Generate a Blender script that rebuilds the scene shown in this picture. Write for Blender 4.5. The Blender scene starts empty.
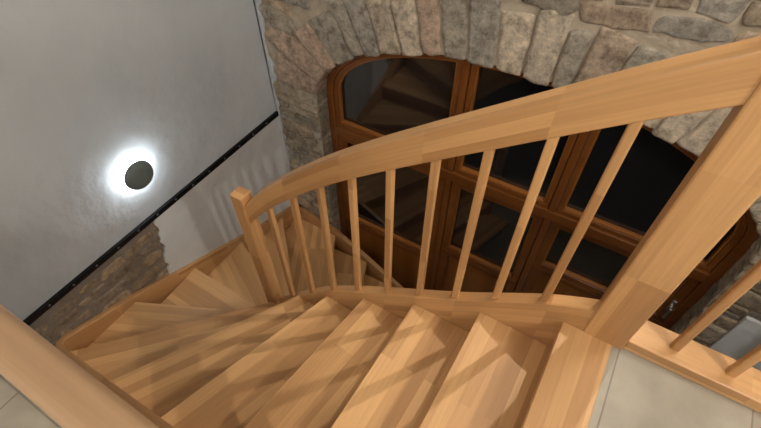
import bpy, bmesh, math, random
from mathutils import Vector, Matrix, noise
random.seed(11)
sc = bpy.context.scene
COL = sc.collection
sc.view_settings.view_transform = 'Standard'

# ---------------------------------------------------------------- materials
def newmat(name):
    m = bpy.data.materials.new(name); m.use_nodes = True
    nt = m.node_tree
    b = nt.nodes['Principled BSDF']
    return m, nt, b

def wood(name, c1, c2, row=0.042, length=0.5, rough=0.40, grain=0.13, coat=0.10):
    m, nt, b = newmat(name)
    N, L = nt.nodes, nt.links
    uv = N.new('ShaderNodeUVMap')
    oi = N.new('ShaderNodeObjectInfo')
    mul = N.new('ShaderNodeMath'); mul.operation = 'MULTIPLY'; mul.inputs[1].default_value = 7.3
    L.new(oi.outputs['Random'], mul.inputs[0])
    add = N.new('ShaderNodeVectorMath'); add.operation = 'ADD'
    comb = N.new('ShaderNodeCombineXYZ')
    L.new(mul.outputs[0], comb.inputs[0]); L.new(mul.outputs[0], comb.inputs[1])
    L.new(uv.outputs[0], add.inputs[0]); L.new(comb.outputs[0], add.inputs[1])
    br = N.new('ShaderNodeTexBrick')
    br.offset = 0.37; br.offset_frequency = 1
    br.inputs['Scale'].default_value = 1.0
    br.inputs['Brick Width'].default_value = length
    br.inputs['Row Height'].default_value = row
    br.inputs['Mortar Size'].default_value = 0.0
    br.inputs['Color1'].default_value = (*c1, 1); br.inputs['Color2'].default_value = (*c2, 1)
    br.inputs['Mortar'].default_value = (*c2, 1)
    L.new(add.outputs[0], br.inputs['Vector'])
    mp = N.new('ShaderNodeMapping'); mp.inputs['Scale'].default_value = (2.0, 50, 1)
    L.new(add.outputs[0], mp.inputs['Vector'])
    no = N.new('ShaderNodeTexNoise'); no.inputs['Scale'].default_value = 2.0; no.inputs['Detail'].default_value = 4
    L.new(mp.outputs[0], no.inputs['Vector'])
    mr = N.new('ShaderNodeMapRange'); mr.inputs[1].default_value = 0.25; mr.inputs[2].default_value = 0.75
    mr.inputs[3].default_value = 1 - grain; mr.inputs[4].default_value = 1 + grain * 0.4
    L.new(no.outputs[0], mr.inputs[0])
    mx = N.new('ShaderNodeMix'); mx.data_type = 'RGBA'; mx.blend_type = 'MULTIPLY'; mx.inputs[0].default_value = 1
    L.new(br.outputs[0], mx.inputs[6]); L.new(mr.outputs[0], mx.inputs[7])
    mo = N.new('ShaderNodeMapRange'); mo.inputs[3].default_value = 0.90; mo.inputs[4].default_value = 1.08
    L.new(oi.outputs['Random'], mo.inputs[0])
    m2 = N.new('ShaderNodeMix'); m2.data_type = 'RGBA'; m2.blend_type = 'MULTIPLY'; m2.inputs[0].default_value = 1
    L.new(mx.outputs[2], m2.inputs[6]); L.new(mo.outputs[0], m2.inputs[7])
    L.new(m2.outputs[2], b.inputs['Base Color'])
    b.inputs['Roughness'].default_value = rough
    b.inputs['Coat Weight'].default_value = coat
    b.inputs['Coat Roughness'].default_value = 0.25
    return m

def noisy(name, c1, c2, scale, rough, bump, bdist, detail=6, bscale=None, bdetail=8):
    m, nt, b = newmat(name); N, L = nt.nodes, nt.links
    g = N.new('ShaderNodeNewGeometry')
    no = N.new('ShaderNodeTexNoise'); no.inputs['Scale'].default_value = scale; no.inputs['Detail'].default_value = detail
    L.new(g.outputs['Position'], no.inputs['Vector'])
    cr = N.new('ShaderNodeValToRGB')
    cr.color_ramp.elements[0].position = 0.3; cr.color_ramp.elements[1].position = 0.7
    cr.color_ramp.elements[0].color = (*c1, 1); cr.color_ramp.elements[1].color = (*c2, 1)
    L.new(no.outputs[0], cr.inputs[0]); L.new(cr.outputs[0], b.inputs['Base Color'])
    n2 = N.new('ShaderNodeTexNoise'); n2.inputs['Scale'].default_value = bscale or scale * 3; n2.inputs['Detail'].default_value = bdetail
    L.new(g.outputs['Position'], n2.inputs['Vector'])
    bp = N.new('ShaderNodeBump'); bp.inputs['Strength'].default_value = bump; bp.inputs['Distance'].default_value = bdist
    L.new(n2.outputs[0], bp.inputs['Height']); L.new(bp.outputs[0], b.inputs['Normal'])
    b.inputs['Roughness'].default_value = rough
    return m

def plain(name, c, rough=0.5, metal=0.0, emit=None, es=0):
    m, nt, b = newmat(name)
    b.inputs['Base Color'].default_value = (*c, 1)
    b.inputs['Roughness'].default_value = rough
    b.inputs['Metallic'].default_value = metal
    if emit:
        b.inputs['Emission Color'].default_value = (*emit, 1); b.inputs['Emission Strength'].default_value = es
    return m

def tile_mat(name, c1, c2, grout, size):
    m, nt, b = newmat(name); N, L = nt.nodes, nt.links
    g = N.new('ShaderNodeNewGeometry')
    mp = N.new('ShaderNodeMapping'); mp.inputs['Location'].default_value = (0.06, 0.13, 0)
    L.new(g.outputs['Position'], mp.inputs['Vector'])
    br = N.new('ShaderNodeTexBrick'); br.offset = 0.0
    br.inputs['Scale'].default_value = 1; br.inputs['Brick Width'].default_value = size
    br.inputs['Row Height'].default_value = size; br.inputs['Mortar Size'].default_value = 0.003
    br.inputs['Mortar Smooth'].default_value = 0.3
    br.inputs['Color1'].default_value = (*c1, 1); br.inputs['Color2'].default_value = (*c2, 1)
    br.inputs['Mortar'].default_value = (*grout, 1)
    L.new(mp.outputs[0], br.inputs['Vector'])
    no = N.new('ShaderNodeTexNoise'); no.inputs['Scale'].default_value = 9; no.inputs['Detail'].default_value = 8
    L.new(g.outputs['Position'], no.inputs['Vector'])
    mr = N.new('ShaderNodeMapRange'); mr.inputs[3].default_value = 0.7; mr.inputs[4].default_value = 1.25
    L.new(no.outputs[0], mr.inputs[0])
    mx = N.new('ShaderNodeMix'); mx.data_type = 'RGBA'; mx.blend_type = 'MULTIPLY'; mx.inputs[0].default_value = 1
    L.new(br.outputs[0], mx.inputs[6]); L.new(mr.outputs[0], mx.inputs[7])
    L.new(mx.outputs[2], b.inputs['Base Color'])
    bp = N.new('ShaderNodeBump'); bp.inputs['Strength'].default_value = 0.4; bp.inputs['Distance'].default_value = 0.002; bp.invert = True
    L.new(br.outputs['Fac'], bp.inputs['Height']); L.new(bp.outputs[0], b.inputs['Normal'])
    b.inputs['Roughness'].default_value = 0.5
    return m

def stone_mat():
    m, nt, b = newmat('rough_stone'); N, L = nt.nodes, nt.links
    at = N.new('ShaderNodeAttribute'); at.attribute_name = 'tint'
    g = N.new('ShaderNodeNewGeometry')
    no = N.new('ShaderNodeTexNoise'); no.inputs['Scale'].default_value = 18; no.inputs['Detail'].default_value = 12; no.inputs['Roughness'].default_value = 0.78
    L.new(g.outputs['Position'], no.inputs['Vector'])
    cr = N.new('ShaderNodeValToRGB')
    e = cr.color_ramp.elements
    e[0].position = 0.36; e[0].color = (0.48, 0.41, 0.34, 1)
    e[1].position = 0.64; e[1].color = (1.45, 1.38, 1.27, 1)
    k = e.new(0.5); k.color = (0.98, 0.94, 0.87, 1)
    L.new(no.outputs[0], cr.inputs[0])
    mx = N.new('ShaderNodeMix'); mx.data_type = 'RGBA'; mx.blend_type = 'MULTIPLY'; mx.inputs[0].default_value = 1
    L.new(at.outputs['Color'], mx.inputs[6]); L.new(cr.outputs[0], mx.inputs[7])
    L.new(mx.outputs[2], b.inputs['Base Color'])
    n2 = N.new('ShaderNodeTexNoise'); n2.inputs['Scale'].default_value = 26; n2.inputs['Detail'].default_value = 12; n2.inputs['Roughness'].default_value = 0.8
    L.new(g.outputs['Position'], n2.inputs['Vector'])
    bp = N.new('ShaderNodeBump'); bp.inputs['Strength'].default_value = 1.0; bp.inputs['Distance'].default_value = 0.026
    L.new(n2.outputs[0], bp.inputs['Height']); L.new(bp.outputs[0], b.inputs['Normal'])
    b.inputs['Roughness'].default_value = 0.9
    return m

M_TREAD = wood('beech_tread', (0.74, 0.43, 0.185), (0.50, 0.26, 0.10), row=0.05, length=1.4, rough=0.5, coat=0.0)
M_RAIL = wood('beech_rail', (0.68, 0.375, 0.155), (0.48, 0.245, 0.092), row=0.048, length=0.42)
M_POST = wood('beech_post', (0.65, 0.36, 0.148), (0.44, 0.22, 0.082), row=0.05, length=0.42)
M_STR = wood('beech_stringer', (0.60, 0.325, 0.13), (0.45, 0.222, 0.082), row=0.05, length=0.5)
M_RAILF = wood('satin_beech_rail', (0.42, 0.26, 0.14), (0.34, 0.20, 0.105), row=0.05, length=0.6, rough=.45, coat=.05)
M_WIN = wood('stained_window_wood', (0.25, 0.082, 0.016), (0.195, 0.062, 0.011), row=0.08, length=0.9, rough=0.33)
M_WINL = wood('stained_window_bead', (0.38, 0.14, 0.027), (0.31, 0.11, 0.021), row=0.08, length=0.9, rough=0.33)
M_PLASTER = noisy('white_plaster', (0.44, 0.46, 0.47), (0.53, 0.545, 0.555), 1.6, 0.85, 0.6, 0.018, bscale=6, bdetail=4)
M_PATCH = noisy('bright_plaster', (0.66, 0.67, 0.67), (0.74, 0.75, 0.74), 3, 0.85, 0.6, 0.02, bscale=8, bdetail=5)
M_MORTAR = noisy('sandy_mortar', (0.36, 0.295, 0.215), (0.50, 0.42, 0.32), 9, 0.95, 0.9, 0.012, bscale=30)
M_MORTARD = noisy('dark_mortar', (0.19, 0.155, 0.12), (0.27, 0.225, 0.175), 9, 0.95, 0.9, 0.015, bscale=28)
M_STONE = stone_mat()
M_TILE = tile_mat('beige_tile', (0.345, 0.30, 0.23), (0.325, 0.282, 0.217), (0.20, 0.17, 0.13), 0.40)
M_BLACK = plain('black_steel', (0.012, 0.012, 0.014), 0.45, 0.6)
M_BOLT = plain('bolt_steel', (0.22, 0.22, 0.23), 0.35, 0.9)
M_HANDLE = plain('handle_metal', (0.45, 0.44, 0.42), 0.35, 0.9)
M_DISC = plain('lamp_plate', (0.12, 0.14, 0.127), 0.7, 0.0)
M_GLOW = plain('lamp_led_ring', (1, 1, 1), 0.5, 0, (0.84, 0.93, 1.0), 55)
M_GLASS = plain('night_glass', (0.009, 0.010, 0.012), 0.05)
M_GLASS.node_tree.nodes['Principled BSDF'].inputs['IOR'].default_value = 2.0
M_CEIL = noisy('ceiling_paint', (0.6, 0.6, 0.58), (0.64, 0.64, 0.62), 3, 0.9, 0.1, 0.003)

# ---------------------------------------------------------------- helpers
def mkobj(name, verts, faces, mat=None, smooth=False, parent=None):
    me = bpy.data.meshes.new(name); me.from_pydata([tuple(v) for v in verts], [], faces)
    bm = bmesh.new(); bm.from_mesh(me); bmesh.ops.recalc_face_normals(bm, faces=bm.faces); bm.to_mesh(me); bm.free()
    me.update()
    o = bpy.data.objects.new(name, me); COL.objects.link(o)
    if mat: me.materials.append(mat)
    if smooth:
        for p in me.polygons: p.use_smooth = True
    if parent: o.parent = parent
    return o

def uvproj(o, axis):
    me = o.data; L = Vector(axis).normalized()
    uv = me.uv_layers.new(name='UVMap')
    for p in me.polygons:
        n = p.normal
        T = n.cross(L)
        if T.length < 0.2:
            A = Vector((0, 0, 1)).cross(n)
            A = A.normalized() if A.length > .1 else Vector((1, 0, 0))
            B = n.cross(A)
        else:
            T.normalize(); A, B = L, T
        for li in p.loop_indices:
            c = me.vertices[me.loops[li].vertex_index].co
            uv.data[li].uv = (c.dot(A), c.dot(B))

def bevel(o, w=0.004, s=2, ang=35):
    md = o.modifiers.new('bevel', 'BEVEL'); md.width = w; md.segments = s; md.limit_method = 'ANGLE'
    md.angle_limit = math.radians(ang); md.harden_normals = False
    return o

def box(name, x0, x1, y0, y1, z0, z1, mat, parent=None, axis=None, bev=0.0):
    v = [(x, y, z) for z in (z0, z1) for y in (y0, y1) for x in (x0, x1)]
    f = [(0, 2, 3, 1), (4, 5, 7, 6), (0, 1, 5, 4), (2, 6, 7, 3), (0, 4, 6, 2), (1, 3, 7, 5)]
    o = mkobj(name, v, f, mat, parent=parent)
    if axis is None:
        d = [x1 - x0, y1 - y0, z1 - z0]; k = d.index(max(d)); axis = [0, 0, 0]; axis[k] = 1
    uvproj(o, axis)
    if bev: bevel(o, bev)
    return o

def empty(name, loc, label=None, category=None):
    o = bpy.data.objects.new(name, None); o.empty_display_size = 0.1; COL.objects.link(o)
    if label: o['label'] = label; o['category'] = category
    return o

def catmull(pts, n=8):
    P = [Vector(p) for p in pts]; out = []
    P = [P[0] * 2 - P[1]] + P + [P[-1] * 2 - P[-2]]
    for i in range(1, len(P) - 2):
        for k in range(n):
            t = k / n
            a, b, c, d = P[i - 1], P[i], P[i + 1], P[i + 2]
            out.append(0.5 * ((2 * b) + (c - a) * t + (2 * a - 5 * b + 4 * c - d) * t * t + (-a + 3 * b - 3 * c + d) * t ** 3))
    out.append(P[-2]); return out

def rrect(w, h, r, n=4):
    pts = []
    for cx, cz, a0 in ((w / 2 - r, -r, 0), (-w / 2 + r, -r, 90), (-w / 2 + r, -h + r, 180), (w / 2 - r, -h + r, 270)):
        for k in range(n + 1):
            a = math.radians(a0 + 90 * k / n)
            pts.append((cx + r * math.cos(a), cz + r * math.sin(a)))
    return pts

def sweep(name, path, sec, mat, parent=None):
    """sec = (side, up) pairs with up=0 at the top of the section"""
    P = [Vector(p) for p in path]; n = len(sec); V = []; F = []
    cum = [0]
    for i in range(1, len(P)): cum.append(cum[-1] + (P[i] - P[i - 1]).length)
    per = [0]
    for i in range(n): per.append(per[-1] + (Vector(sec[(i + 1) % n]) - Vector(sec[i])).length)
    for i, p in enumerate(P):
        if i == 0: t = P[1] - P[0]
        elif i == len(P) - 1: t = P[-1] - P[-2]
        else:
            a = (P[i] - P[i - 1]); b = (P[i + 1] - P[i]); a.z = b.z = 0
            a.normalize(); b.normalize(); t = a + b
        t.z = 0; t.normalize()
        s = Vector((t.y, -t.x, 0))
        for (a, u) in sec: V.append(p + s * a + Vector((0, 0, u)))
    for i in range(len(P) - 1):
        for k in range(n):
            F.append((i * n + k, i * n + (k + 1) % n, (i + 1) * n + (k + 1) % n, (i + 1) * n + k))
    F.append(tuple(range(n))); F.append(tuple(reversed(range((len(P) - 1) * n, len(P) * n))))
    me = bpy.data.meshes.new(name); me.from_pydata([tuple(v) for v in V], [], F); me.update()
    uv = me.uv_layers.new(name='UVMap')
    fi = 0
    for i in range(len(P) - 1):
        for k in range(n):
            vals = [(cum[i], per[k]), (cum[i], per[k + 1]), (cum[i + 1], per[k + 1]), (cum[i + 1], per[k])]
            for j, li in enumerate(me.polygons[fi].loop_indices): uv.data[li].uv = vals[j]
            fi += 1
    for f in me.polygons[fi:]:
        for j, li in enumerate(f.loop_indices): uv.data[li].uv = sec[j]
    bm = bmesh.new(); bm.from_mesh(me); bmesh.ops.recalc_face_normals(bm, faces=bm.faces); bm.to_mesh(me); bm.free()
    for p in me.polygons[:fi]: p.use_smooth = True
    try: me.set_sharp_from_angle(angle=math.radians(40))
    except Exception: pass
    me.materials.append(mat)
    o = bpy.data.objects.new(name, me); COL.objects.link(o)
    if parent: o.parent = parent
    return o

def prism(name, poly, z0, z1, mat, parent=None, axis=(1, 0, 0), bev=0.003):
    n = len(poly)
    V = [(p[0], p[1], z0) for p in poly] + [(p[0], p[1], z1) for p in poly]
    F = [tuple(range(n)), tuple(range(n, 2 * n))] + [(i, (i + 1) % n, n + (i + 1) % n, n + i) for i in range(n)]
    o = mkobj(name, V, F, mat, parent=parent); uvproj(o, axis)
    if bev: bevel(o, bev, 3)
    return o

# ---------------------------------------------------------------- room constants
XL, YB = -2.35, 2.27
ZF, ZC = -3.0, 2.5
XR, YF = 3.0, -2.6

def structure(o): o['kind'] = 'structure'; return o

structure(box('floor', XL - .3, XR, YF, YB + .4, ZF - .1, ZF, M_TILE))
f2 = structure(box('floor', XL - .3, XR, YF, -0.10, -0.24, 0.0, M_TILE))
f3 = structure(box('floor', 0.315, XR, -0.10, 1.10, -0.24, 0.0, M_TILE))
structure(box('ceiling', XL - .3, XR, YF, YB + .4, ZC, ZC + .1, M_CEIL))
structure(box('wall_right', XR, XR + .1, YF, YB + .4, ZF, ZC, M_PLASTER))
structure(box('wall_front', XL - .3, XR, YF - .1, YF, ZF, ZC, M_PLASTER))

# ---------------------------------------------------------------- stones
PAL = [(0.43, 0.36, 0.275), (0.51, 0.44, 0.35), (0.39, 0.345, 0.28), (0.56, 0.49, 0.39), (0.48, 0.39, 0.295), (0.36, 0.32, 0.265), (0.44, 0.41, 0.365), (0.53, 0.42, 0.32)]
PALV = [(0.61, 0.49, 0.385), (0.69, 0.60, 0.485), (0.50, 0.46, 0.39), (0.68, 0.52, 0.42), (0.53, 0.50, 0.445), (0.76, 0.67, 0.545), (0.60, 0.46, 0.365)]
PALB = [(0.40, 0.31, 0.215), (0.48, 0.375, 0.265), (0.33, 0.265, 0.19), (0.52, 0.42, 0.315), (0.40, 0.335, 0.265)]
def add_stone(V, F, C, q, toW, H=0.045, nu=10, nv=8, round_=0.14, pal=PAL, wob=0.016, ex=30, skirt=None):
    """q: four 2-D corners (ccw). toW maps (s,t,height) to world."""
    sd = Vector((random.random() * 50, random.random() * 50, random.random() * 50))
    base = len(V); c = random.choice(pal); k = random.uniform(0.80, 1.12)
    tx = random.uniform(-.004, .004); ty = random.uniform(-.004, .004)
    for j in range(nv + 1):
        for i in range(nu + 1):
            u = -1 + 2 * i / nu; v = -1 + 2 * j / nv
            u = math.sin(u * math.pi / 2); v = math.sin(v * math.pi / 2)
            rr = 1 - round_ * (u * u * v * v)
            a = (u * rr + 1) / 2; b = (v * rr + 1) / 2
            p = [(1 - a) * (1 - b) * q[0][m] + a * (1 - b) * q[1][m] + a * b * q[2][m] + (1 - a) * b * q[3][m] for m in (0, 1)]
            nz = noise.noise_vector(Vector((p[0] * 14, p[1] * 14, 0)) + sd)
            p[0] += nz.x * wob; p[1] += nz.y * wob
            prof = (1 - abs(u) ** ex) * (1 - abs(v) ** ex)
            h = -0.003 + (H + 0.003) * prof ** 0.5
            h += (noise.fractal(Vector((p[0] * 16, p[1] * 16, 0)) + sd, 1.0, 2.0, 4) * 0.007 + tx * u + ty * v) * prof
            if skirt is not None and j == 0: h = skirt
            V.append(toW(p[0], p[1], h)); C.append((c[0] * k, c[1] * k, c[2] * k, 1))
    for j in range(nv):
        for i in range(nu):
            a = base + j * (nu + 1) + i
            F.append((a, a + 1, a + nu + 2, a + nu + 1))

def rubble(V, F, C, s0, s1, t0, t1, toW, skip, hmin=0.07, hmax=0.16, wmin=0.13, wmax=0.32, gap=0.006, H=0.009, pal=PAL, ex=30, rr=(.04, .15)):
    t = t0
    while t < t1:
        h = random.uniform(hmin, hmax)
        s = s0 - random.uniform(0, .1)
        def wob(ss, tt): return tt + 0.06 * noise.noise(Vector((ss * 2.4, tt * 2.4, 3.3)))
        while s < s1:
            w = random.uniform(wmin, wmax)
            l, r = max(s, s0) + gap / 2, min(s + w, s1) - gap / 2
            if r - l > 0.04:
                parts = [(0, 1)]
                if h > .12 and random.random() < .3: 
                    c_ = random.uniform(.4, .6); parts = [(0, c_), (c_, 1)]
                for (p0, p1) in parts:
                    jl = random.uniform(-.020, .020); jr = random.uniform(-.020, .020)
                    d1, d2, d3, d4 = [random.uniform(0, .010) for _ in range(4)]
                    ta, tb = t + h * p0, t + h * p1
                    q = [(l + jl, wob(l, ta) + gap / 2 + d1), (r + jr, wob(r, ta) + gap / 2 + d2), (r - jr, wob(r, tb) - gap / 2 - d3), (l - jl, wob(l, tb) - gap / 2 - d4)]
                    cx = (l + r) / 2; cz = (ta + tb) / 2
                    if not skip(cx, cz, (r - l) / 2, (tb - ta) / 2):
                        add_stone(V, F, C, q, toW, H=H + random.uniform(-.003, .007), round_=random.uniform(*rr), pal=pal, ex=ex)
            s += w
        t += h

def stone_obj(V, F, C, name, parent=None):
    o = mkobj(name, V, F, M_STONE, smooth=True)
    ca = o.data.color_attributes.new('tint', 'FLOAT_COLOR', 'POINT')
    for i, c in enumerate(C): ca.data[i].color = c
    return o

# arch ellipse
AX, AZ, AA, AB = -0.475, -0.60, 1.445, 0.685
def arch_z(x, a=AA, b=AB):
    d = (x - AX) / a
    return AZ + b * math.sqrt(max(0, 1 - d * d))

# back wall body (mortar) with arched opening
V = []; F = []
xs = [XL - .3, AX - AA] + [AX - AA * math.cos(math.pi * k / 48) for k in range(1, 48)] + [AX + AA, XR]
def quad(a, b, c, d):
    i = len(V); V.extend([a, b, c, d]); F.append((i, i + 1, i + 2, i + 3))
for k in range(len(xs) - 1):
    a, b = xs[k], xs[k + 1]
    if k == 0 or k == len(xs) - 2:
        za = zb = ZF
    else:
        za, zb = arch_z(a), arch_z(b)
        quad((a, YB, za), (b, YB, zb), (b, YB + .4, zb), (a, YB + .4, za))
    quad((a, YB, za), (b, YB, zb), (b, YB, ZC), (a, YB, ZC))
    quad((a, YB + .4, za), (b, YB + .4, zb), (b, YB + .4, ZC), (a, YB + .4, ZC))
for xx in (AX - AA, AX + AA):
    quad((xx, YB, ZF), (xx, YB + .4, ZF), (xx, YB + .4, AZ), (xx, YB, AZ))
wb = structure(mkobj('wall_back', V, F, M_MORTAR))
# stones of back wall
V = []; F = []; C = []
toB = lambda s, t, h: (s, YB - h, t)
ang = math.pi - 0.02
def ell(th, off=0):
    x = AX + AA * math.cos(th); z = AZ + AB * math.sin(th)
    n = Vector((math.cos(th) / AA, math.sin(th) / AB)); n.normalize()
    return (x + n.x * off, z + n.y * off)
ring_len = 0.37
while ang > 0.02:
    ds = random.uniform(0.09, 0.18)
    sp = math.hypot(AA * math.sin(ang), AB * math.cos(ang))
    an2 = max(ang - ds / sp, 0.0)
    Ln = ring_len * random.uniform(0.84, 1.14); g = 0.004 / sp
    i0 = random.uniform(-0.030, -0.004)
    q = [ell(ang - g, i0), ell(an2 + g, i0 + random.uniform(-.008, .008)), ell(an2 + g * .5, Ln), ell(ang - g * .5, Ln * random.uniform(.95, 1.03))]
    add_stone(V, F, C, q, toB, H=0.012 + random.uniform(-.004, .008), nu=8, nv=16, round_=0.03, pal=PALV, wob=.012, skirt=-.118)
    ang = an2
def skipB(cx, cz, hw, hh):
    if cx > 1.10 and cz < -0.98: return True
    if cz < AZ + 0.02:
        if AX - AA - 0.0 < cx + hw - .03 and cx - hw + .03 < AX + AA: return True
        d = abs(cx - AX) - AA
        if cz > AZ - 0.0 and d < ring_len: return True
        return False
    a2, b2 = AA + ring_len + .02, AB + ring_len + .02
    return ((cx - AX) / a2) ** 2 + ((cz - AZ) / b2) ** 2 < 1
rubble(V, F, C, XL + .01, AX - AA + .0, ZF, AZ, toB, lambda *a: False, hmin=.06, hmax=.14, wmin=.13, wmax=.32, H=.012)
rubble(V, F, C, AX + AA, 1.3, ZF, AZ, toB, lambda *a: False, hmin=.10, hmax=.20, wmin=.16, wmax=.34)
rubble(V, F, C, 1.3, XR, -1.0, AZ, toB, lambda *a: False)
rubble(V, F, C, XL + .01, XR, AZ, 1.7, toB, skipB)
rubble(V, F, C, XL + .01, XR, 1.7, ZC, toB, skipB, hmin=.14, hmax=.22, wmin=.25, wmax=.45)
for sx, mp_ in ((-1, lambda s, t, h: (AX - AA + h, YB + s, t)), (1, lambda s, t, h: (AX + AA - h, YB + s, t))):
    z = ZF
    while z < AZ - .05:
        hh = random.uniform(.16, .36)
        add_stone(V, F, C, [(.002, z + .003), (.14, z + .003), (.14, z + hh - .003), (.002, z + hh - .003)], mp_, H=.004, round_=.02, wob=.004, nu=6, nv=8)
        z += hh
st = stone_obj(V, F, C, 'wall_back_masonry'); structure(st); st.parent = wb
pl = structure(box('wall_back_plaster', 1.16, XR, YB - .028, YB, ZF, -1.00, M_PATCH)); pl.parent = wb

def wobbly(name, pts, mapper, d0, d1, mat, parent):
    n = len(pts)
    V = [mapper(p[0], p[1], d0) for p in pts] + [mapper(p[0], p[1], d1) for p in pts]
    F = [tuple(range(n)), tuple(range(n, 2 * n))] + [(i, (i + 1) % n, n + (i + 1) % n, n + i) for i in range(n)]
    o = structure(mkobj(name, V, F, mat, parent=parent)); bevel(o, .003, 2); return o
pts = [(XL, ZF)]
z = ZF
while z < ZC:
    pts.append((XL + .040 + .08 * noise.noise(Vector((z * 5, 1, 0))) + .035 * noise.noise(Vector((z * 17, 5, 0))), z)); z += .03
pts += [(XL, ZC)]
wobbly('wall_back_plaster', pts, toB, -.01, .020, M_PLASTER, wb)

# left wall: plaster with exposed stone patch under the steel bar
ZS = -0.895
wl = structure(box('wall_left', XL - .3, XL, YF, YB + .0, ZF, ZC, M_PLASTER))
V = []; F = []; C = []
toL = lambda s, t, h: (XL + h, -s, t)
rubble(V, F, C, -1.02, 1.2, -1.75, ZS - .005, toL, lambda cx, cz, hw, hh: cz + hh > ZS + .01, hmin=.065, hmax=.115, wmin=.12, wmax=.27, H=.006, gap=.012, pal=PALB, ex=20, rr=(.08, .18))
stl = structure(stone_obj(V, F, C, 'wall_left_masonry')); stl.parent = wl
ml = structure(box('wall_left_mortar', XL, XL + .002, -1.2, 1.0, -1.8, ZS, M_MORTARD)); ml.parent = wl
pts = []
for k in range(44):
    t = k / 43; z = -1.85 + (ZS + 1.85) * t
    pts.append((-(.98 - .12 * math.sin(t * 3.0) * (1 - t * .4) - .04 * (1 - t) + .05 * noise.noise(Vector((z * 8, 3, 0))) + .02 * noise.noise(Vector((z * 27, 7, 0)))), z))
pts += [(-(YB - .001), ZS), (-(YB - .001), -2.3), (-1.0, -2.3)]
wobbly('wall_left_plaster', pts, toL, .0, .020, M_PATCH, wl)

# ---------------------------------------------------------------- arched window
win = empty('window_1', (0, 0, 0)); win['kind'] = 'structure'
def outline(x0, x1, z0, a, b, n=20):
    pts = [(x0, z0), (x1, z0)]
    t1 = math.acos(max(-1, min(1, (x1 - AX) / a))); t0 = math.acos(max(-1, min(1, (x0 - AX) / a)))
    for k in range(n + 1):
        t = t1 + (t0 - t1) * k / n
        pts.append((AX + a * math.cos(t), AZ + b * math.sin(t)))
    return pts
def rect(x0, x1, z0, z1): return [(x0, z0), (x1, z0), (x1, z1), (x0, z1)]
def ringmesh(name, outer, inner, y0, y1, mat, parent):
    n = len(outer)
    V = [(p[0], y0, p[1]) for p in outer] + [(p[0], y0, p[1]) for p in inner] + [(p[0], y1, p[1]) for p in outer] + [(p[0], y1, p[1]) for p in inner]
    F = []
    for i in range(n):
        j = (i + 1) % n
        F += [(i, j, n + j, n + i), (2 * n + i, 3 * n + i, 3 * n + j, 2 * n + j), (i, 2 * n + i, 2 * n + j, j), (n + i, n + j, 3 * n + j, 3 * n + i)]
    o = mkobj(name, V, F, mat, parent=parent); uvproj(o, (0.9, 0, 0.44)); bevel(o, .004, 2)
    return o
def panel(name, pts, y0, y1, mat, parent):
    n = len(pts)
    V = [(p[0], y0, p[1]) for p in pts] + [(p[0], y1, p[1]) for p in pts]
    F = [tuple(range(n)), tuple(range(n, 2 * n))] + [(i, (i + 1) % n, n + (i + 1) % n, n + i) for i in range(n)]
    return mkobj(name, V, F, mat, parent=parent)
YW = 2.39
e = .002
ringmesh('frame', outline(AX - AA + e, AX + AA - e, ZF + .01, AA - e, AB - e, 40), outline(AX - AA + .065, AX + AA - .065, ZF + .06, AA - .065, AB - .065, 40), YW, YW + .09, M_WIN, win)
ZT0, ZT1 = -1.00, -0.92
box('transom', AX - AA + .06, AX + AA - .06, YW - .012, YW + .085, ZT0, ZT1, M_WIN, win, bev=.006)
MX = (-0.84, -0.08)
MW = .024
for mx in MX:
    zt = arch_z(mx) - .05
    box('mullion', mx - MW, mx + MW, YW - .008, YW + .08, ZT1, zt, M_WIN, win, bev=.006)
    box('mullion', mx - MW, mx + MW, YW - .008, YW + .08, ZF + .05, ZT0, M_WIN, win, bev=.006)
def sash(outer_fn, w=0.038, bead=0.012):
    o = ringmesh('sash', outer_fn(0.003), outer_fn(w), YW + .006, YW + .07, M_WIN, win)
    ringmesh('glazing_bead', outer_fn(w - .002), outer_fn(w + bead), YW + .016, YW + .05, M_WINL, win).parent = o
    g = panel('glass_pane', outer_fn(w - .003), YW + .050, YW + .058, M_GLASS, win); g.parent = o
    return o
secs = [(AX - AA + .065, MX[0] - MW), (MX[0] + MW, MX[1] - MW), (MX[1] + MW, AX + AA - .065)]
for si_, (a, b) in enumerate(secs):
    sash(lambda w, a=a, b=b: outline(a + w, b - w, ZT1 + w, AA - .065 - w, AB - .065 - w, 20))
    zlow = (-2.10, -1.88, -1.56)[si_]
    sash(lambda w, a=a, b=b, zl=zlow: rect(a + w, b - w, zl + w, ZT0 - w), w=0.06)
    o = ringmesh('panel_frame', rect(a + .003, b - .003, ZF + .063, zlow - .003), rect(a + .08, b - .08, ZF + .15, zlow - .05), YW + .006, YW + .07, M_WIN, win)
    p_ = panel('wood_panel', rect(a + .07, b - .07, ZF + .14, zlow - .04), YW + .030, YW + .05, M_WINL, win); uvproj(p_, (0, 0, 1)); p_.parent = o
hx, hz = 0.872, -1.34
h = box('handle_plate', hx - .014, hx + .014, YW - .002, YW + .014, hz - .06, hz + .06, M_HANDLE, win, bev=.004)
h2 = box('handle_lever', hx - .012, hx + .012, YW - .045, YW - .026, hz - .11, hz + .012, M_HANDLE, win, bev=.006); h2.parent = h
h3 = box('handle_neck', hx - .009, hx + .009, YW - .035, YW, hz - .009, hz + .009, M_HANDLE, win, bev=.003); h3.parent = h

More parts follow.
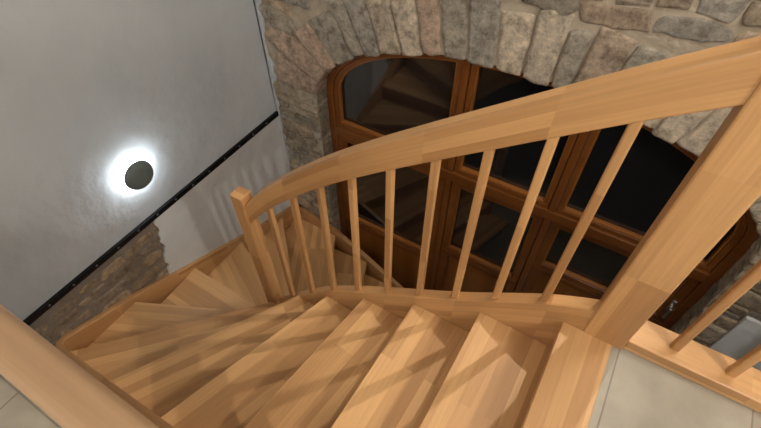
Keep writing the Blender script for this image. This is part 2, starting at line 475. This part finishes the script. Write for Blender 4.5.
# ---------------------------------------------------------------- staircase
stair = empty('staircase', (0, 0, 0), 'winding beech staircase with closed risers, curved handrail and slim balusters', 'staircase')
R = 0.195
YO, YI, XO = 0.07, 1.003, -2.30
YS = 1.03
YO2 = 2.20
I = {0: (.145, YI), 1: (-.135, YI), 2: (-.425, YI), 3: (-.70, YI), 4: (-.95, YI), 5: (-1.18, YI), 6: (-1.365, .985), 7: (-1.425, .965), 8: (-1.437, 1.01), 9: (-1.437, 1.06), 10: (-1.40, 1.11), 11: (-1.24, 1.12), 12: (-1.0, 1.12), 13: (-.75, 1.12), 14: (-.50, 1.12)}
O = {0: (.145, YO), 1: (-.14, YO), 2: (-.45, YO), 3: (-.82, YO), 4: (-1.24, YO), 5: (-1.72, YO), 6: (-2.21, YO), 7: (XO, .54), 8: (XO, 1.02), 9: (XO, 1.50), 10: (XO, 2.0), 11: (-1.84, YO2), 12: (-1.48, YO2), 13: (-1.16, YO2), 14: (-.86, YO2)}
def V2(p): return Vector((p[0], p[1]))
prism('tread', [(.145, YO), (.315, YO), (.315, YI), (.145, YI)], -.045, 0.002, M_TREAD, stair, (0, 1, 0))
for i in range(0, 14):
    a, b = V2(I[i]), V2(O[i]); d = (b - a).normalized(); up = Vector((-d.y, d.x))
    if i == 0: up = Vector((1, 0))
    if up.dot(V2(O[max(i - 1, 0)]) - b) < 0: up = -up
    o_, t_ = 0.03, 0.02
    ri = [a + up * o_, b + up * o_, b + up * (o_ + t_), a + up * (o_ + t_)]
    prism('riser', ri, -R * (i + 1), -R * i - .044, M_STR, stair, (d.x, d.y, 0), 0)
    a2, b2 = V2(I[i + 1]), V2(O[i + 1])
    poly = [a + up * (o_ + t_), b + up * (o_ + t_)]
    if i + 1 == 11: poly[1] = Vector((XO, b.y - o_))
    if i + 1 == 7: poly.append(Vector((XO, YO)))
    if i + 1 == 11: poly.append(Vector((XO, YO2)))
    poly += [b2, a2]
    dd = ((b2 - a2).normalized())
    prism('tread', poly, -R * (i + 1) - .045, -R * (i + 1), M_TREAD, stair, (dd.x, dd.y, 0))

# outer stringer
so = [(.31, YO - .022, .15), (.145, YO - .022, .05 + .02)]
for i in range(1, 6): so.append((O[i][0], YO - .022, -R * i + .05))
so += [(-2.20, YO - .022, -1.13), (-2.27, YO - .018, -1.145), (-2.31, YO + .005, -1.16), (-2.322, YO + .05, -1.175)]
for i in range(7, 11): so.append((XO - .022, O[i][1], -R * i + .045))
so += [(XO - .022, 2.14, -1.95), (XO - .01, YO2 + .005, -1.98), (-2.2, YO2 + .022, -2.01)]
for i in range(11, 15): so.append((O[i][0], YO2 + .022, -R * i + .055 if i > 11 else -2.09))
sweep('stringer', so, rrect(.045, .30, .006, 2), M_STR, stair)
# inner stringer
si = [(.24, YS, .15), (.06, YS, .04), (-.25, YS, -.21), (-.58, YS, -.45), (-.915, YS, -.71), (-1.085, YS - .004, -.885), (-1.25, YS - .015, -1.06), (-1.36, YS - .035, -1.18)]
si_s = catmull(si, 6)
sweep('stringer', si_s, rrect(.054, .34, .008, 2), M_RAIL, stair)
sl = [(-1.36, 1.10, -2.0), (-1.2, 1.10, -2.2), (-.8, 1.10, -2.6)]
sweep('stringer', sl, rrect(.045, .30, .006, 2), M_STR, stair)

def interp(path, x):
    for p, q in zip(path[:-1], path[1:]):
        if (p[0] - x) * (q[0] - x) <= 0 and p[0] != q[0]:
            t = (x - p[0]) / (q[0] - p[0]); return Vector(p).lerp(Vector(q), t)
    return Vector(path[-1])
# hand rail
hr = [(.23, 1.035, 1.087), (.15, 1.035, 1.033), (.023, 1.035, .945), (-.2, 1.035, .782), (-.447, 1.035, .600), (-.65, 1.035, .446), (-.843, 1.035, .290), (-1.05, 1.03, .106), (-1.22, 1.02, -.060), (-1.33, 1.005, -.188), (-1.39, .995, -.270)]
hr_s = catmull(hr, 6)
sweep('handrail', hr_s, rrect(.062, .138, .014, 5), M_RAIL, stair)
bx = [.06, -.10, -.255, -.415, -.58, -.75, -.915, -1.08, -1.245]
S = .014
for x in bx:
    p = interp(si_s, x); q = interp(hr_s, x); y = p.y; yt = q.y
    z0 = p.z - .03; z1 = q.z - .06
    v = [(x + a * S, y + b * S, z0) for a, b in ((-1, -1), (1, -1), (1, 1), (-1, 1))] + [(x + a * S, yt + b * S, z1) for a, b in ((-1, -1), (1, -1), (1, 1), (-1, 1))]
    o = mkobj('baluster', v, [(0, 1, 2, 3), (4, 5, 6, 7), (0, 1, 5, 4), (1, 2, 6, 5), (2, 3, 7, 6), (3, 0, 4, 7)], M_POST, parent=stair)
    uvproj(o, (0, 0, 1)); bevel(o, .006, 3)
# newels
box('newel_post', .215, .345, .998, 1.072, -.28, 1.35, M_POST, stair, bev=.006)
box('newel_post', -1.437, -1.362, .955, 1.03, ZF, -.18, M_POST, stair, bev=.006)
box('newel_post', -.84, -.75, 1.06, 1.15, ZF, -1.7, M_POST, stair, bev=.006)

# landing railing
lr = empty('landing_railing', (0, 0, 0), 'beech landing railing with slim balusters on a floor plank', 'railing')
box('base_plank', .345, XR, 1.005, 1.12, .0, .055, M_RAIL, lr, bev=.006)
box('fascia_board', .345, XR, 1.10, 1.12, -.26, .0, M_STR, lr, bev=.002)
sweep('handrail', [(.345, 1.06, 1.0), (XR, 1.06, 1.0)], rrect(.055, .08, .02, 5), M_RAIL, lr)
x = .48
while x < XR - .05:
    box('baluster', x - S, x + S, 1.062 - S, 1.062 + S, .05, .93, M_POST, lr, bev=.006); x += .165

# gallery railing near the viewer
gr = empty('gallery_railing', (0, 0, 0), 'beech gallery railing along the edge of the tiled floor', 'railing')
sweep('handrail', [(XL, -.0185, .955), (.30, -.0185, .955)], rrect(.056, .062, .012, 5), M_RAILF, gr)
box('base_plank', XL, .315, -.10, -.0, -.03, .02, M_STR, gr, bev=.004)
box('newel_post', .25, .34, -.065, .025, .0, .95, M_POST, gr, bev=.005)
x = XL + .1
while x < .2:
    box('baluster', x - S, x + S, -.0185 - S, -.0185 + S, .02, .9, M_POST, gr, bev=.006); x += .165
box('fascia_board', XL, .315, -.10, -.08, -.26, -.03, M_STR, gr)

# ---------------------------------------------------------------- steel bar on wall
bar = empty('wall_bar', (0, 0, 0), 'black flat steel bar with round bolt heads along the plaster wall', 'wall rail')
box('bar', XL, XL + .022, -1.5, YB - .02, ZS - .022, ZS + .018, M_BLACK, bar, bev=.001)
y = 2.1
while y > -1.4:
    bm = bmesh.new()
    bmesh.ops.create_uvsphere(bm, u_segments=12, v_segments=6, radius=.008)
    me = bpy.data.meshes.new('bolt'); bm.to_mesh(me); bm.free(); me.materials.append(M_BOLT)
    o = bpy.data.objects.new('bolt', me); o.location = (XL + .022, y, ZS); o.scale = (.6, 1, 1); COL.objects.link(o); o.parent = bar
    y -= .16

# ---------------------------------------------------------------- wall lamp
lamp = empty('wall_lamp', (0, 0, 0), 'round dark wall lamp with a white light ring glowing on plaster', 'wall lamp')
def lathe(name, prof, mat, y, z, n=64):
    V = []; F = []
    for (x, r) in prof:
        V += [(x, y + r * math.cos(2 * math.pi * k / n), z + r * math.sin(2 * math.pi * k / n)) for k in range(n)]
    for j in range(len(prof) - 1):
        F += [(j * n + k, j * n + (k + 1) % n, (j + 1) * n + (k + 1) % n, (j + 1) * n + k) for k in range(n)]
    F.append(tuple(range(n))); F.append(tuple(range((len(prof) - 1) * n, len(prof) * n)))
    o = mkobj(name, V, F, mat, parent=lamp, smooth=True)
    try: o.data.set_sharp_from_angle(angle=math.radians(40))
    except Exception: pass
    return o
LY, LZ = 0.985, -.515
lathe('light_ring', [(XL, .076), (XL + .044, .076)], M_GLOW, LY, LZ)
pr = [(XL + .044, .088), (XL + .044, .095)]
for k in range(1, 9):
    a = math.radians(90 * k / 9); pr.append((XL + .046 + .042 * math.sin(a), .095 * math.cos(a) ** .5))
lathe('lamp_plate', pr, M_DISC, LY, LZ)

# ---------------------------------------------------------------- lights
def point(name, loc, rad, power, col):
    l = bpy.data.lights.new(name, 'POINT'); l.shadow_soft_size = rad; l.energy = power; l.color = col
    o = bpy.data.objects.new(name, l); o.location = loc; COL.objects.link(o); return o
def spot(name, loc, tgt, rad, power, col, ang, blend):
    l = bpy.data.lights.new(name, 'SPOT'); l.shadow_soft_size = rad; l.energy = power; l.color = col
    l.spot_size = math.radians(ang); l.spot_blend = blend
    o = bpy.data.objects.new(name, l); o.location = loc
    o.rotation_euler = (Vector(tgt) - Vector(loc)).to_track_quat('-Z', 'Y').to_euler(); COL.objects.link(o); return o
point('gallery_fill_light', (-.2, -1.9, 2.2), .30, 90, (1, .945, .87))  # added soft fill from the gallery side, lifts the stone wall; no actual fixture
spot('stair_shadow_spot', (.55, 2.10, 2.35), (-.85, .50, -.7), .014, 120, (1, .93, .84), 46, .8)  # added spot: casts baluster stripes on the treads, cone aimed away from the landing
point('stairwell_fill_light', (.9, 1.6, 2.2), .25, 50, (1, .94, .86))  # added weak fill over the stairwell, no pendant hangs here
point('ceiling_light', (1.9, .10, 2.42), .02, 115, (1, .955, .89))
w = bpy.data.worlds.new('w'); sc.world = w; w.use_nodes = True
w.node_tree.nodes['Background'].inputs[0].default_value = (.015, .018, .026, 1)

# ---------------------------------------------------------------- camera
f_px = 470.0; th = math.radians(49.53); al = math.radians(31.0)
head = Vector((-math.sin(al), math.cos(al), 0)); zz = Vector((0, 0, 1))
fw = head * math.cos(th) - zz * math.sin(th)
rt = Vector((math.cos(al), math.sin(al), 0)); upv = head * math.sin(th) + zz * math.cos(th)
cam = bpy.data.cameras.new('camera'); co = bpy.data.objects.new('camera', cam); COL.objects.link(co)
cam.sensor_width = 36; cam.lens = f_px / 761 * 36; cam.clip_start = .02
m = Matrix((rt, upv, -fw)).transposed().to_4x4(); m.translation = (0, 0, 1.5); co.matrix_world = m
sc.camera = co
